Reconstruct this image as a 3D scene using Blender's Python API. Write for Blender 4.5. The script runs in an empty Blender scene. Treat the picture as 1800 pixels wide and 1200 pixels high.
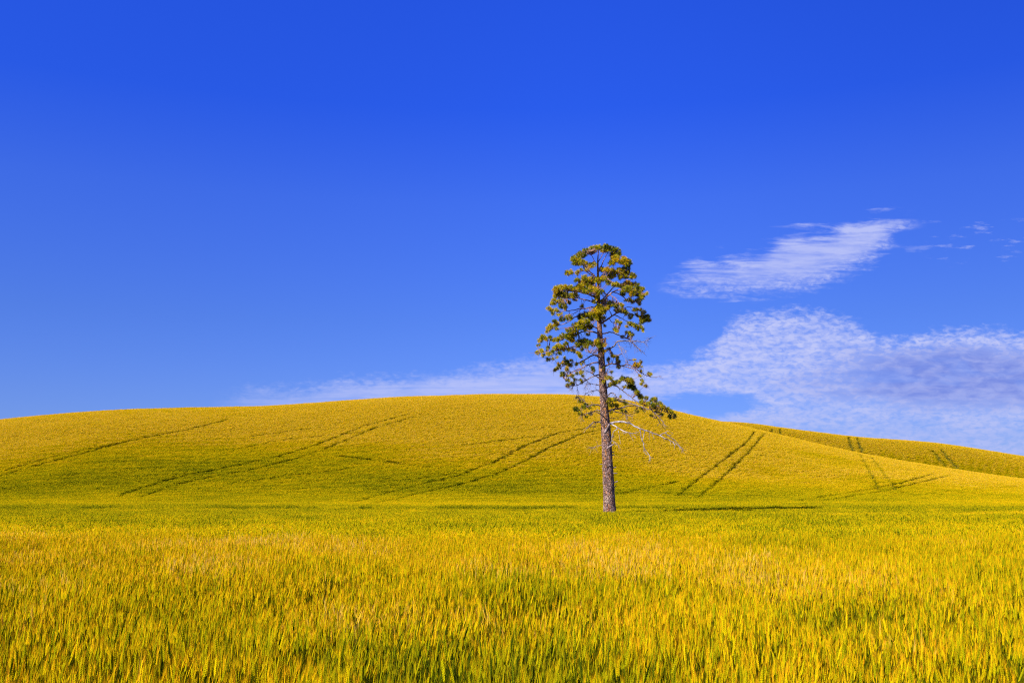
import bpy, math, random
import numpy as np
from mathutils import Vector

random.seed(7)
rng = np.random.default_rng(11)
scene = bpy.context.scene
COL = scene.collection
R = math.radians

# ------------------------------------------------------------------ camera
CAM_Z = 1.8
PITCH = R(9.1)
FPX = 1750.0                       # 35 mm lens on a 36 mm wide frame, in photo pixels
cam_d = bpy.data.cameras.new("camera")
cam = bpy.data.objects.new("camera", cam_d)
COL.objects.link(cam)
cam.location = (0, 0, CAM_Z)
cam.rotation_euler = (R(90) + PITCH, 0, 0)
cam_d.lens = 35.0
cam_d.sensor_width = 36.0
cam_d.clip_start = 0.1
cam_d.clip_end = 6000
scene.camera = cam

# ------------------------------------------------------------------ light
SUN_EL = R(37.0)
SUN_DIR = Vector((-0.755, -0.656, 0)).normalized()      # where the sun stands, on the ground plane
to_sun = Vector((SUN_DIR.x * math.cos(SUN_EL), SUN_DIR.y * math.cos(SUN_EL), math.sin(SUN_EL)))
sl = bpy.data.lights.new("sun", 'SUN')
sl.energy = 5.0
sl.angle = R(0.5)
sl.color = (1.0, 0.92, 0.76)
so = bpy.data.objects.new("sun", sl)
COL.objects.link(so)
so.rotation_euler = to_sun.to_track_quat('Z', 'Y').to_euler()
so.location = (-40, -60, 60)

vs = scene.view_settings
vs.view_transform = 'Standard'
vs.look = 'None'
vs.gamma = 1.0
vs.exposure = 0.77
scene.cycles.use_denoising = False
scene.cycles.pixel_filter_type = 'BLACKMAN_HARRIS'
scene.cycles.filter_width = 1.15
scene.cycles.max_bounces = 5
scene.cycles.diffuse_bounces = 3
scene.cycles.transmission_bounces = 3
scene.cycles.transparent_max_bounces = 4


def pix_uv(px, py):
    """Direction of a photo pixel as (x/y, z/y) slopes in world space."""
    a = (px - 900.0) / FPX
    b = (600.0 - py) / FPX
    w = math.cos(PITCH) - b * math.sin(PITCH)
    return a / w, (math.sin(PITCH) + b * math.cos(PITCH)) / w


# ------------------------------------------------------------------ node helpers
class NT:
    def __init__(s, tree):
        s.t = tree
        s.t.nodes.clear()

    def n(s, kind, **kw):
        nd = s.t.nodes.new(kind)
        for k, v in kw.items():
            setattr(nd, k, v)
        return nd

    def link(s, a, b):
        s.t.links.new(a, b)

    def put(s, sock, v):
        if isinstance(v, (int, float)):
            sock.default_value = v
        elif isinstance(v, tuple):
            sock.default_value = v if len(v) == len(sock.default_value) else v + (1,)
        else:
            s.link(v, sock)

    def math(s, op, a, b=0.0, c=None, clamp=False):
        nd = s.n('ShaderNodeMath', operation=op)
        nd.use_clamp = clamp
        s.put(nd.inputs[0], a)
        s.put(nd.inputs[1], b)
        if c is not None:
            s.put(nd.inputs[2], c)
        return nd.outputs[0]

    def mix(s, f, a, b, blend='MIX'):
        nd = s.n('ShaderNodeMix', data_type='RGBA', blend_type=blend)
        s.put(nd.inputs[0], f)
        s.put(nd.inputs[6], a)
        s.put(nd.inputs[7], b)
        return nd.outputs[2]

    def sstep(s, x, lo, hi):
        nd = s.n('ShaderNodeMapRange', interpolation_type='SMOOTHSTEP')
        s.put(nd.inputs[0], x)
        s.put(nd.inputs[1], lo)
        s.put(nd.inputs[2], hi)
        nd.inputs[3].default_value = 0
        nd.inputs[4].default_value = 1
        return nd.outputs[0]

    def noise(s, vec, scale, detail=4, rough=0.55, dist=0.0):
        nd = s.n('ShaderNodeTexNoise')
        s.put(nd.inputs['Vector'], vec)
        nd.inputs['Scale'].default_value = scale
        nd.inputs['Detail'].default_value = detail
        nd.inputs['Roughness'].default_value = rough
        nd.inputs['Distortion'].default_value = dist
        return nd.outputs[0]

    def comb(s, x, y, z=0.0):
        nd = s.n('ShaderNodeCombineXYZ')
        s.put(nd.inputs[0], x)
        s.put(nd.inputs[1], y)
        s.put(nd.inputs[2], z)
        return nd.outputs[0]

    def curve(s, x, pts, x0, x1, y0, y1):
        """Piecewise curve through pts (x, y), returned in real units."""
        m = s.n('ShaderNodeMapRange')
        s.put(m.inputs[0], x)
        m.inputs[1].default_value = x0
        m.inputs[2].default_value = x1
        c = s.n('ShaderNodeFloatCurve')
        s.link(m.outputs[0], c.inputs[1])
        cv = c.mapping.curves[0]
        q = [((a - x0) / (x1 - x0), (b - y0) / (y1 - y0)) for a, b in pts]
        cv.points[0].location = q[0]
        cv.points[1].location = q[-1]
        for p in q[1:-1]:
            cv.points.new(*p)
        for p in cv.points:
            p.handle_type = 'VECTOR'
        c.mapping.extend = 'HORIZONTAL'
        c.mapping.update()
        return s.math('MULTIPLY_ADD', c.outputs[0], y1 - y0, y0)


# ------------------------------------------------------------------ world: sky and clouds
world = bpy.data.worlds.new("World")
scene.world = world
world.use_nodes = True
w = NT(world.node_tree)
sky = w.n('ShaderNodeTexSky', sky_type='NISHITA')
sky.sun_disc = False
sky.sun_elevation = SUN_EL
sky.sun_rotation = math.atan2(SUN_DIR.x, SUN_DIR.y)
sky.air_density = 1.0
sky.dust_density = 0.3
sky.ozone_density = 2.0
geo = w.n('ShaderNodeTexCoord')
sep = w.n('ShaderNodeSeparateXYZ')
w.link(geo.outputs['Generated'], sep.inputs[0])
dx, dy, dz = sep.outputs
# deep polarised blue: a tint by height above the horizon
ramp = w.n('ShaderNodeValToRGB')
w.link(dz, ramp.inputs[0])
SKY_T = [(0.0, (0.231, 0.3371, 0.8244)), (0.1, (0.231, 0.3371, 0.8244)), (0.176, (0.2077, 0.3349, 0.876)), (0.292, (0.1801, 0.3349, 1.0957)), (0.379, (0.1009, 0.2825, 1.2624)), (0.465, (0.1039, 0.2982, 1.376))]
#SKYTINT
els = ramp.color_ramp.elements
els[0].position, els[0].color = SKY_T[0][0], SKY_T[0][1] + (1,)
els[1].position, els[1].color = SKY_T[-1][0], SKY_T[-1][1] + (1,)
for p, c in SKY_T[1:-1]:
    e = els.new(p)
    e.color = c + (1,)
blue = w.mix(1.0, sky.outputs[0], ramp.outputs[0], 'MULTIPLY')
side = w.math('MULTIPLY_ADD', w.sstep(dx, 0.0, 0.5), -0.20, 1.0)
blue = w.mix(1.0, blue, w.comb(side, side, side), 'MULTIPLY')
blue_s = w.n('ShaderNodeVectorMath', operation='SCALE')
w.link(blue, blue_s.inputs[0])
blue_s.inputs[3].default_value = 0.1
front = w.sstep(dy, 0.2, 0.4)
dyc = w.math('MAXIMUM', dy, 0.15)
U = w.math('DIVIDE', dx, dyc)
V = w.math('DIVIDE', dz, dyc)


def edge(pts):
    q = [pix_uv(*p) for p in pts]
    vv = [b for a, b in q]
    return q, min(vv) - 0.02, max(vv) + 0.02


def curve_px(pts):
    q, a, b = edge(pts)
    return w.curve(U, q, q[0][0], q[-1][0], a, b)


UVc = w.comb(U, V)
# slow warp that frays the outlines
warp1 = w.math('SUBTRACT', w.noise(w.comb(w.math('MULTIPLY', U, 10), w.math('MULTIPLY', V, 34)), 1.0, 6, 0.6), 0.5)
warp2 = w.math('SUBTRACT', w.noise(w.comb(w.math('MULTIPLY', U, 42), w.math('MULTIPLY', V, 110), 3.0), 1.0, 5, 0.65), 0.5)
# puffs: small altocumulus grains, streaks: long fibres
puff = w.noise(w.comb(w.math('MULTIPLY', U, 125), w.math('MULTIPLY', V, 250), 7.0), 1.0, 4, 0.55, 0.3)
puff2 = w.noise(w.comb(w.math('MULTIPLY', U, 45), w.math('MULTIPLY', V, 120), 1.0), 1.0, 4, 0.55, 0.4)
fib = w.noise(w.comb(w.math('MULTIPLY', U, 9), w.math('MULTIPLY', V, 190), 5.0), 1.0, 5, 0.6, 0.3)
fib2 = w.noise(w.comb(w.math('MULTIPLY', U, 30), w.math('MULTIPLY', V, 420), 9.0), 1.0, 3, 0.6, 0.5)

# lower bank: everything under this outline
top = curve_px([(300, 700), (405, 684), (440, 672), (540, 676), (600, 662), (700, 655), (800, 650), (900, 632), (960, 625), (1060, 640),
                (1150, 640), (1200, 628), (1262, 600), (1275, 566), (1300, 552), (1400, 540), (1440, 543),
                (1500, 560), (1550, 590), (1600, 590), (1660, 578), (1760, 574), (1790, 582), (1860, 590)])
d1 = w.math('SUBTRACT', top, V)
d1 = w.math('ADD', d1, w.math('MULTIPLY', warp1, 0.030))
d1 = w.math('ADD', d1, w.math('MULTIPLY', warp2, 0.026))
d1 = w.math('ADD', d1, w.math('MULTIPLY', w.math('SUBTRACT', puff, 0.5), 0.026))
thin = w.sstep(w.noise(w.comb(w.math('MULTIPLY', U, 14), w.math('MULTIPLY', V, 52), 31.0), 1.0, 4, 0.6, 0.5), 0.34, 0.56)
bank = w.math('MULTIPLY', w.sstep(d1, -0.004, 0.020), w.math('MULTIPLY_ADD', thin, 0.30, 0.70))
# the gap of open sky above the far slope
ug, vg = pix_uv(1228, 712)
g = w.math('ADD', w.math('POWER', w.math('ABSOLUTE', w.math('DIVIDE', w.math('SUBTRACT', U, ug), 0.052)), 2),
           w.math('POWER', w.math('ABSOLUTE', w.math('DIVIDE', w.math('SUBTRACT', V, vg), 0.012)), 2))
g = w.math('ADD', g, w.math('MULTIPLY', warp1, 3.4))
g = w.math('ADD', g, w.math('MULTIPLY', warp2, 3.2))
gap = w.sstep(g, 0.4, 1.9)
left_thin = w.curve(U, [(pix_uv(370, 700)[0], 0.0), (pix_uv(430, 700)[0], 0.38), (pix_uv(560, 700)[0], 0.65), (pix_uv(640, 700)[0], 0.75), (pix_uv(900, 700)[0], 0.85),
                        (pix_uv(1150, 700)[0], 0.9), (pix_uv(1860, 700)[0], 1.0)], -0.32, 0.6, 0, 1)
grain = w.math('ADD', w.math('MULTIPLY', w.sstep(puff, 0.36, 0.58), 0.55), w.math('MULTIPLY', w.sstep(puff2, 0.34, 0.58), 0.50))
streak = w.math('ADD', w.math('MULTIPLY', w.sstep(fib, 0.25, 0.6), 0.65), 0.25)
right = w.sstep(U, pix_uv(1080, 660)[0], pix_uv(1230, 660)[0])
tex = w.n('ShaderNodeMix', data_type='FLOAT')
w.link(right, tex.inputs[0])
w.link(streak, tex.inputs[2])
w.link(grain, tex.inputs[3])
# the dense smooth heart of the bank on the right
ud, vd = pix_uv(1690, 665)
q1 = w.math('ADD', w.math('POWER', w.math('ABSOLUTE', w.math('DIVIDE', w.math('SUBTRACT', U, ud), 0.17)), 2),
            w.math('POWER', w.math('ABSOLUTE', w.math('DIVIDE', w.math('SUBTRACT', V, vd), 0.036)), 2))
q1 = w.math('ADD', q1, w.math('MULTIPLY', warp1, 1.6))
dense = w.sstep(q1, 1.5, 0.1)
tex2 = w.math('MAXIMUM', tex.outputs[0], w.math('MULTIPLY', dense, 0.92))
low_a = w.math('MULTIPLY', w.math('MULTIPLY', bank, gap), w.math('MULTIPLY', left_thin, w.math('MULTIPLY_ADD', tex2, 0.72, 0.30)))

# upper lens-shaped cloud: between two outlines
t2 = curve_px([(1150, 512), (1185, 482), (1215, 466), (1290, 455), (1345, 436), (1375, 412), (1400, 405), (1470, 404),
               (1490, 387), (1540, 384), (1585, 386), (1640, 398)])
b2 = curve_px([(1150, 514), (1185, 516), (1260, 522), (1350, 524), (1430, 512), (1480, 492), (1530, 468), (1560, 438),
               (1590, 408), (1640, 399)])
e2 = w.math('MINIMUM', w.math('SUBTRACT', t2, V), w.math('SUBTRACT', V, b2))
fibw = w.noise(w.comb(w.math('MULTIPLY', U, 13), w.math('MULTIPLY', V, 105), 5.0), 1.0, 6, 0.62, 0.5)
e2 = w.math('ADD', e2, w.math('MULTIPLY', w.math('SUBTRACT', fibw, 0.5), 0.075))
e2 = w.math('ADD', e2, w.math('MULTIPLY_ADD', warp2, 0.024, 0.002))
inw = w.math('MULTIPLY', w.sstep(U, 0.142, 0.175), w.sstep(U, 0.432, 0.395))
lens = w.math('MULTIPLY', w.sstep(e2, -0.004, 0.022), inw)
lowpart = w.sstep(w.math('SUBTRACT', V, b2), 0.028, 0.006)
lens_tex = w.n('ShaderNodeMix', data_type='FLOAT')
w.link(w.math('MULTIPLY', lowpart, 0.75), lens_tex.inputs[0])
w.link(w.math('MULTIPLY_ADD', w.sstep(fibw, 0.3, 0.62), 0.28, 0.58), lens_tex.inputs[2])
w.link(w.math('MULTIPLY', w.sstep(puff, 0.36, 0.66), 0.7), lens_tex.inputs[3])
torn = w.sstep(w.noise(w.comb(w.math('MULTIPLY', U, 26), w.math('MULTIPLY', V, 150), 44.0), 1.0, 5, 0.6, 0.4), 0.30, 0.56)
lens_a = w.math('MULTIPLY', w.math('MULTIPLY', lens, w.math('MULTIPLY_ADD', torn, 0.38, 0.64)), lens_tex.outputs[0])

# stray wisps at the upper right edge and between the clouds
wu = w.sstep(U, 0.37, 0.47)
wv = w.math('MULTIPLY', w.sstep(V, 0.235, 0.25), w.sstep(V, 0.295, 0.28))
wz = w.sstep(w.noise(w.comb(w.math('MULTIPLY', U, 30), w.math('MULTIPLY', V, 110), 21.0), 1.0, 5, 0.62), 0.54, 0.70)
wisps = w.math('MULTIPLY', w.math('MULTIPLY', wu, wv), w.math('MULTIPLY', wz, 0.42))
alpha = w.math('MAXIMUM', low_a, w.math('MAXIMUM', lens_a, wisps))
alpha = w.math('MULTIPLY', alpha, front, clamp=True)
light_c = (0.50, 0.55, 0.90)
dark_c = (0.185, 0.255, 0.72)
ccol = w.mix(w.math('MULTIPLY', dense, w.math('MULTIPLY_ADD', w.sstep(puff2, 0.3, 0.7), -0.45, w.math('MULTIPLY_ADD', w.sstep(fib, 0.3, 0.7), -0.12, 1.08))), light_c, dark_c)
ccol = w.mix(w.sstep(V, 0.115, 0.06), ccol, (0.40, 0.48, 0.87))
CK = w.n('ShaderNodeVectorMath', operation='SCALE')
w.link(ccol, CK.inputs[0])
CK.inputs[3].default_value = 0.615
final = w.mix(alpha, blue_s.outputs[0], CK.outputs[0])
bg = w.n('ShaderNodeBackground')
w.link(final, bg.inputs[0])
bg.inputs[1].default_value = 1.0
wo = w.n('ShaderNodeOutputWorld')
w.link(bg.outputs[0], wo.inputs[0])


# ------------------------------------------------------------------ materials
def mat(name):
    m = bpy.data.materials.new(name)
    m.use_nodes = True
    return m, NT(m.node_tree)


def leafy(name, ramp_cols, rough=0.55, trans=0.28, use_gold=True, rand_amt=0.27, spec=0.0):
    """Plant matter: colour picked between green and ripe, light passes through a little."""
    m, t = mat(name)
    at = t.n('ShaderNodeAttribute', attribute_type='INSTANCER', attribute_name='gold')
    tn = t.n('ShaderNodeAttribute', attribute_type='GEOMETRY', attribute_name='tone')
    f = t.math('ADD', t.math('MULTIPLY_ADD', at.outputs['Fac'], 0.68, 0.12) if use_gold else 0.0,
               t.math('MULTIPLY', t.math('SUBTRACT', tn.outputs['Fac'], 0.5), rand_amt * 2))
    r = t.n('ShaderNodeValToRGB')
    t.link(f, r.inputs[0])
    e = r.color_ramp.elements
    e[0].position, e[0].color = ramp_cols[0][0], ramp_cols[0][1] + (1,)
    e[1].position, e[1].color = ramp_cols[-1][0], ramp_cols[-1][1] + (1,)
    for p, c in ramp_cols[1:-1]:
        x = e.new(p)
        x.color = c + (1,)
    b = t.n('ShaderNodeBsdfPrincipled')
    t.link(r.outputs[0], b.inputs['Base Color'])
    b.inputs['Roughness'].default_value = rough
    b.inputs['Specular IOR Level'].default_value = spec
    tr = t.n('ShaderNodeBsdfTranslucent')
    t.link(r.outputs[0], tr.inputs[0])
    mx = t.n('ShaderNodeMixShader')
    mx.inputs[0].default_value = trans
    t.link(b.outputs[0], mx.inputs[1])
    t.link(tr.outputs[0], mx.inputs[2])
    o = t.n('ShaderNodeOutputMaterial')
    t.link(mx.outputs[0], o.inputs[0])
    return m


M_EAR = leafy("wheat_ear", [(0.0, (0.05, 0.075, 0.003)), (0.12, (0.28, 0.30, 0.003)), (0.41, (0.50, 0.45, 0.003)), (0.65, (0.72, 0.57, 0.003)), (0.82, (0.80, 0.56, 0.004)), (1.0, (0.84, 0.60, 0.10))])
M_AWN = leafy("wheat_awn", [(0.0, (0.06, 0.08, 0.004)), (0.12, (0.42, 0.40, 0.004)), (0.41, (0.72, 0.43, 0.004)), (0.65, (0.86, 0.43, 0.005)), (0.82, (0.88, 0.42, 0.014)), (1.0, (0.88, 0.60, 0.18))], trans=0.28)
M_LEAF = leafy("wheat_leaf", [(0.0, (0.025, 0.045, 0.003)), (0.12, (0.060, 0.095, 0.003)), (0.45, (0.11, 0.13, 0.003)), (0.78, (0.24, 0.19, 0.004)), (1.0, (0.45, 0.35, 0.08))], trans=0.2)

# soil with crop litter
M_SOIL, t = mat("soil")
tc = t.n('ShaderNodeNewGeometry')
n1 = t.noise(tc.outputs['Position'], 0.6, 5, 0.6)
n2 = t.noise(tc.outputs['Position'], 6.0, 4, 0.6)
c = t.mix(t.sstep(n2, 0.35, 0.65), (0.050, 0.052, 0.008), (0.15, 0.13, 0.014))
c = t.mix(t.sstep(n1, 0.4, 0.7), c, (0.09, 0.085, 0.014))
b = t.n('ShaderNodeBsdfPrincipled')
t.link(c, b.inputs['Base Color'])
b.inputs['Roughness'].default_value = 0.95
b.inputs['Specular IOR Level'].default_value = 0.0
o = t.n('ShaderNodeOutputMaterial')
t.link(b.outputs[0], o.inputs[0])

# pine bark: plates, furrows, pale scars near the foot
M_BARK, t = mat("pine_bark")
tc = t.n('ShaderNodeTexCoord')
mp = t.n('ShaderNodeMapping')
mp.inputs['Scale'].default_value = (1, 1, 0.45)
t.link(tc.outputs['Object'], mp.inputs[0])
vo = t.n('ShaderNodeTexVoronoi', feature='F1')
t.link(mp.outputs[0], vo.inputs['Vector'])
vo.inputs['Scale'].default_value = 8.5
ve = t.n('ShaderNodeTexVoronoi', feature='DISTANCE_TO_EDGE')
t.link(mp.outputs[0], ve.inputs['Vector'])
ve.inputs['Scale'].default_value = 8.5
nz = t.noise(mp.outputs[0], 14.0, 5, 0.7)
nz2 = t.noise(mp.outputs[0], 2.2, 4, 0.6)
sp = t.n('ShaderNodeSeparateColor')
t.link(vo.outputs['Color'], sp.inputs[0])
c = t.mix(sp.outputs[0], (0.14, 0.078, 0.067), (0.35, 0.215, 0.175))
c = t.mix(t.sstep(sp.outputs[1], 0.72, 0.90), c, (0.42, 0.19, 0.07))
c = t.mix(t.sstep(nz, 0.54, 0.72), c, (0.52, 0.42, 0.38))
sx = t.n('ShaderNodeSeparateXYZ')
t.link(tc.outputs['Object'], sx.inputs[0])
low = t.sstep(sx.outputs[2], 4.2, 0.6)
c = t.mix(t.math('MULTIPLY', low, t.sstep(nz2, 0.5, 0.62)), c, (0.58, 0.42, 0.30))
red = t.sstep(sx.outputs[2], 3.0, 0.3)
c = t.mix(t.math('MULTIPLY', red, t.sstep(nz2, 0.5, 0.36)), c, (0.24, 0.075, 0.035))
c = t.mix(t.sstep(ve.outputs['Distance'], 0.09, 0.02), c, (0.045, 0.028, 0.024))
hi = t.sstep(sx.outputs[2], 12.0, 19.0)
c = t.mix(t.math('MULTIPLY', hi, 0.45), c, (0.42, 0.20, 0.09))
b = t.n('ShaderNodeBsdfPrincipled')
t.link(c, b.inputs['Base Color'])
b.inputs['Roughness'].default_value = 0.9
b.inputs['Specular IOR Level'].default_value = 0.2
bp = t.n('ShaderNodeBump')
bp.inputs['Strength'].default_value = 0.9
bp.inputs['Distance'].default_value = 0.06
t.link(t.math('ADD', t.sstep(ve.outputs['Distance'], 0.0, 0.16), t.math('MULTIPLY', nz, 0.5)), bp.inputs['Height'])
t.link(bp.outputs[0], b.inputs['Normal'])
o = t.n('ShaderNodeOutputMaterial')
t.link(b.outputs[0], o.inputs[0])


def woody(name, c1, c2, scale):
    m, t = mat(name)
    tc = t.n('ShaderNodeTexCoord')
    nz = t.noise(tc.outputs['Object'], scale, 4, 0.6)
    c = t.mix(t.sstep(nz, 0.42, 0.6), c1, c2)
    b = t.n('ShaderNodeBsdfPrincipled')
    t.link(c, b.inputs['Base Color'])
    b.inputs['Roughness'].default_value = 0.85
    o = t.n('ShaderNodeOutputMaterial')
    t.link(b.outputs[0], o.inputs[0])
    return m


M_LIMB = woody("limb_bark", (0.20, 0.105, 0.07), (0.36, 0.20, 0.13), 3.5)
M_GREY = woody("dead_wood", (0.15, 0.11, 0.105), (0.30, 0.22, 0.21), 3.0)
M_WHITE = woody("bleached_wood", (0.19, 0.15, 0.16), (0.52, 0.46, 0.48), 1.7)
M_NEEDLE = leafy("pine_needles", [(0.0, (0.03, 0.055, 0.003)), (0.35, (0.13, 0.16, 0.004)), (0.65, (0.52, 0.43, 0.005)),
                                  (0.85, (0.62, 0.40, 0.006)), (1.0, (0.58, 0.29, 0.008))],
                 rough=0.45, trans=0.04, use_gold=False, rand_amt=0.5, spec=0.12)
# tone is used directly for the needles
nt = M_NEEDLE.node_tree
for nd in nt.nodes:
    if nd.type == 'ATTRIBUTE' and nd.attribute_name == 'tone':
        tone_out = nd.outputs['Fac']
    if nd.type == 'VALTORGB':
        rin = nd.inputs[0]
nt.links.new(tone_out, rin)


# ------------------------------------------------------------------ mesh helper
def new_obj(name, verts, faces, material, parent=None, smooth=False, attrs=None):
    me = bpy.data.meshes.new(name)
    me.from_pydata([tuple(v) for v in verts], [], faces)
    for m in (material if isinstance(material, (list, tuple)) else [material]):
        me.materials.append(m)
    if smooth:
        me.polygons.foreach_set("use_smooth", [True] * len(me.polygons))
    if attrs:
        for k, (dom, vals) in attrs.items():
            a = me.attributes.new(k, 'FLOAT', dom)
            a.data.foreach_set("value", np.asarray(vals, dtype=np.float32))
    me.update()
    o = bpy.data.objects.new(name, me)
    COL.objects.link(o)
    if parent is not None:
        o.parent = parent
        o.matrix_parent_inverse = parent.matrix_world.inverted()
    return o


# value noise, for terrain and crop patches
_perm = rng.random((256, 256))


def vnoise(x, y):
    xi = np.floor(x).astype(int)
    yi = np.floor(y).astype(int)
    fx = x - xi
    fy = y - yi
    fx = fx * fx * (3 - 2 * fx)
    fy = fy * fy * (3 - 2 * fy)
    a = _perm[xi % 256, yi % 256]
    b = _perm[(xi + 1) % 256, yi % 256]
    c = _perm[xi % 256, (yi + 1) % 256]
    d = _perm[(xi + 1) % 256, (yi + 1) % 256]
    return (a * (1 - fx) + b * fx) * (1 - fy) + (c * (1 - fx) + d * fx) * fy


def fbm(x, y, o=4):
    s = 0
    amp = 0.5
    tot = 0
    for k in range(o):
        s = s + amp * vnoise(x * 2 ** k + 17 * k, y * 2 ** k + 31 * k)
        tot += amp
        amp *= 0.5
    return s / tot


# ------------------------------------------------------------------ the rolling ground
CANOPY = 0.85
MAIN_SKY = [(-700, 830), (-350, 780), (0, 737), (100, 727), (200, 720), (330, 716), (450, 715), (560, 708), (700, 698), (870, 693), (1000, 694),
            (1090, 701), (1180, 721), (1240, 736), (1290, 746), (1340, 757), (1400, 771), (1450, 783), (1500, 794),
            (1560, 806), (1620, 816), (1700, 829), (1800, 843), (2000, 858), (2500, 866)]
FAR_SKY = [(-700, 850), (900, 850), (1100, 775), (1200, 748), (1250, 740), (1300, 741), (1400, 755), (1500, 768), (1580, 773), (1650, 778), (1800, 802),
           (2000, 828), (2500, 850)]


def uvlist(p):
    q = np.array([pix_uv(*a) for a in p])
    return q[:, 0], q[:, 1]


MU, MV = uvlist(MAIN_SKY)
FU, FV = uvlist(FAR_SKY)


def smooth_interp(x, xs, ys):
    s = 0
    offs = (-0.02, -0.01, 0, 0.01, 0.02)
    for o_ in offs:
        s = s + np.interp(x + o_, xs, ys)
    return s / len(offs)


def crest_depth(u):
    return np.interp(u, [-0.9, -0.5, -0.2, 0.1, 0.25, 0.5, 0.9], [230, 262, 285, 292, 285, 232, 200])


def S_main(t):
    tt = np.clip(t, 0, 1)
    up = tt * tt * (3 - 2 * tt)
    up = 0.72 * up + 0.28 * tt ** 1.35
    dn = 0.30 + 0.70 * (np.cos(np.pi * np.clip((t - 1) / 0.85, 0, 1)) + 1) / 2
    return np.where(t < 1, up, dn)


def S_far(t):
    tt = np.clip(t, 0, 1)
    up = tt * tt * (3 - 2 * tt)
    dn = 0.2 + 0.8 * (np.cos(np.pi * np.clip((t - 1) / 1.2, 0, 1)) + 1) / 2
    return np.where(t < 1, up, dn)


Y0 = 122.0
_us = np.linspace(-1.2, 1.2, 481)
_ys = np.linspace(125, 330, 300)
_A = []
_B = []
for u_ in _us:
    yc = crest_depth(u_)
    v_ = smooth_interp(u_, MU, MV)
    s_ = S_main((_ys - Y0) / (yc - Y0))
    ok = (s_ > 0.4) & (_ys < yc + 5)
    _A.append(np.min((v_ * _ys[ok] + (CAM_Z - CANOPY)) / s_[ok]))
    v2 = smooth_interp(u_, FU, FV)
    y2 = np.linspace(300, 400, 100)
    s2 = S_far((y2 - 250) / 140.0)
    ok = s2 > 0.3
    _B.append(np.min((v2 * y2[ok] + (CAM_Z - CANOPY)) / s2[ok]))
_A = np.array(_A)
_B = np.array(_B)


def height(x, y):
    x = np.asarray(x, float)
    y = np.asarray(y, float)
    ys = np.maximum(y, 60.0)
    u = np.clip(x / ys, -1.2, 1.2)
    yc = crest_depth(u)
    m = np.interp(u, _us, _A) * S_main((ys - Y0) / (yc - Y0))
    f = np.interp(u, _us, _B) * S_far((ys - 250) / 140.0)
    k = 1.2
    hmx = np.maximum(m, f)
    z = hmx + k * np.log(np.exp((m - hmx) / k) + np.exp((f - hmx) / k)) - k * np.log(2) * np.exp(-np.abs(m - f) / k)
    z = z - 0.0
    amp = np.clip((ys - 118) / 60.0, 0, 1)
    und = (fbm(x / 42.0 + 50, y / 55.0 + 50, 3) - 0.5) * 1.5 * amp * np.clip((yc + 10 - ys) / 70.0, 0.15, 1)
    small = (fbm(x / 7.0 + 90, y / 9.0 + 50, 3) - 0.5) * 0.16
    fade = np.clip((y - 20) / 60, 0, 1)
    flat = 1 - 0.85 * np.clip((y - 50) / 20, 0, 1) * np.clip((150 - y) / 20, 0, 1)
    z = z + 0.018 * np.clip(y - 84, 0, 36) * np.clip((260 - y) / 120, 0, 1)
    return z + und + small * (0.3 + 0.7 * fade) * flat


xs = np.concatenate([np.arange(-1600, -240, 80), np.arange(-240, 240, 2.0), np.arange(240, 1601, 80)])
ysg = np.concatenate([np.arange(-800, -20, 78), np.arange(-20, 440, 1.8), np.arange(440, 700, 20), np.arange(700, 3001, 150)])
GX, GY = np.meshgrid(xs, ysg)
GZ = height(GX, GY)
nx, ny = len(xs), len(ysg)
verts = np.stack([GX.ravel(), GY.ravel(), GZ.ravel()], 1)
ii = np.arange(nx * ny).reshape(ny, nx)
faces = np.stack([ii[:-1, :-1].ravel(), ii[:-1, 1:].ravel(), ii[1:, 1:].ravel(), ii[1:, :-1].ravel()], 1)
ground = new_obj("ground", verts.tolist(), faces.tolist(), M_SOIL, smooth=True)
ground["kind"] = "structure"
ground["label"] = "rolling soil of the farmland under the wheat and its hill"
ground["category"] = "ground"


def hit(px, py, lift=0.7):
    """Where the line of sight of a photo pixel meets the crop on the hill."""
    u, v = pix_uv(px, py)
    y = np.arange(20, 430, 0.5)
    g_ = height(u * y, y) + lift - (CAM_Z + v * y)
    k = np.argmax(g_ > 0)
    if g_[k] <= 0:
        return None
    return u * y[k], y[k]


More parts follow.
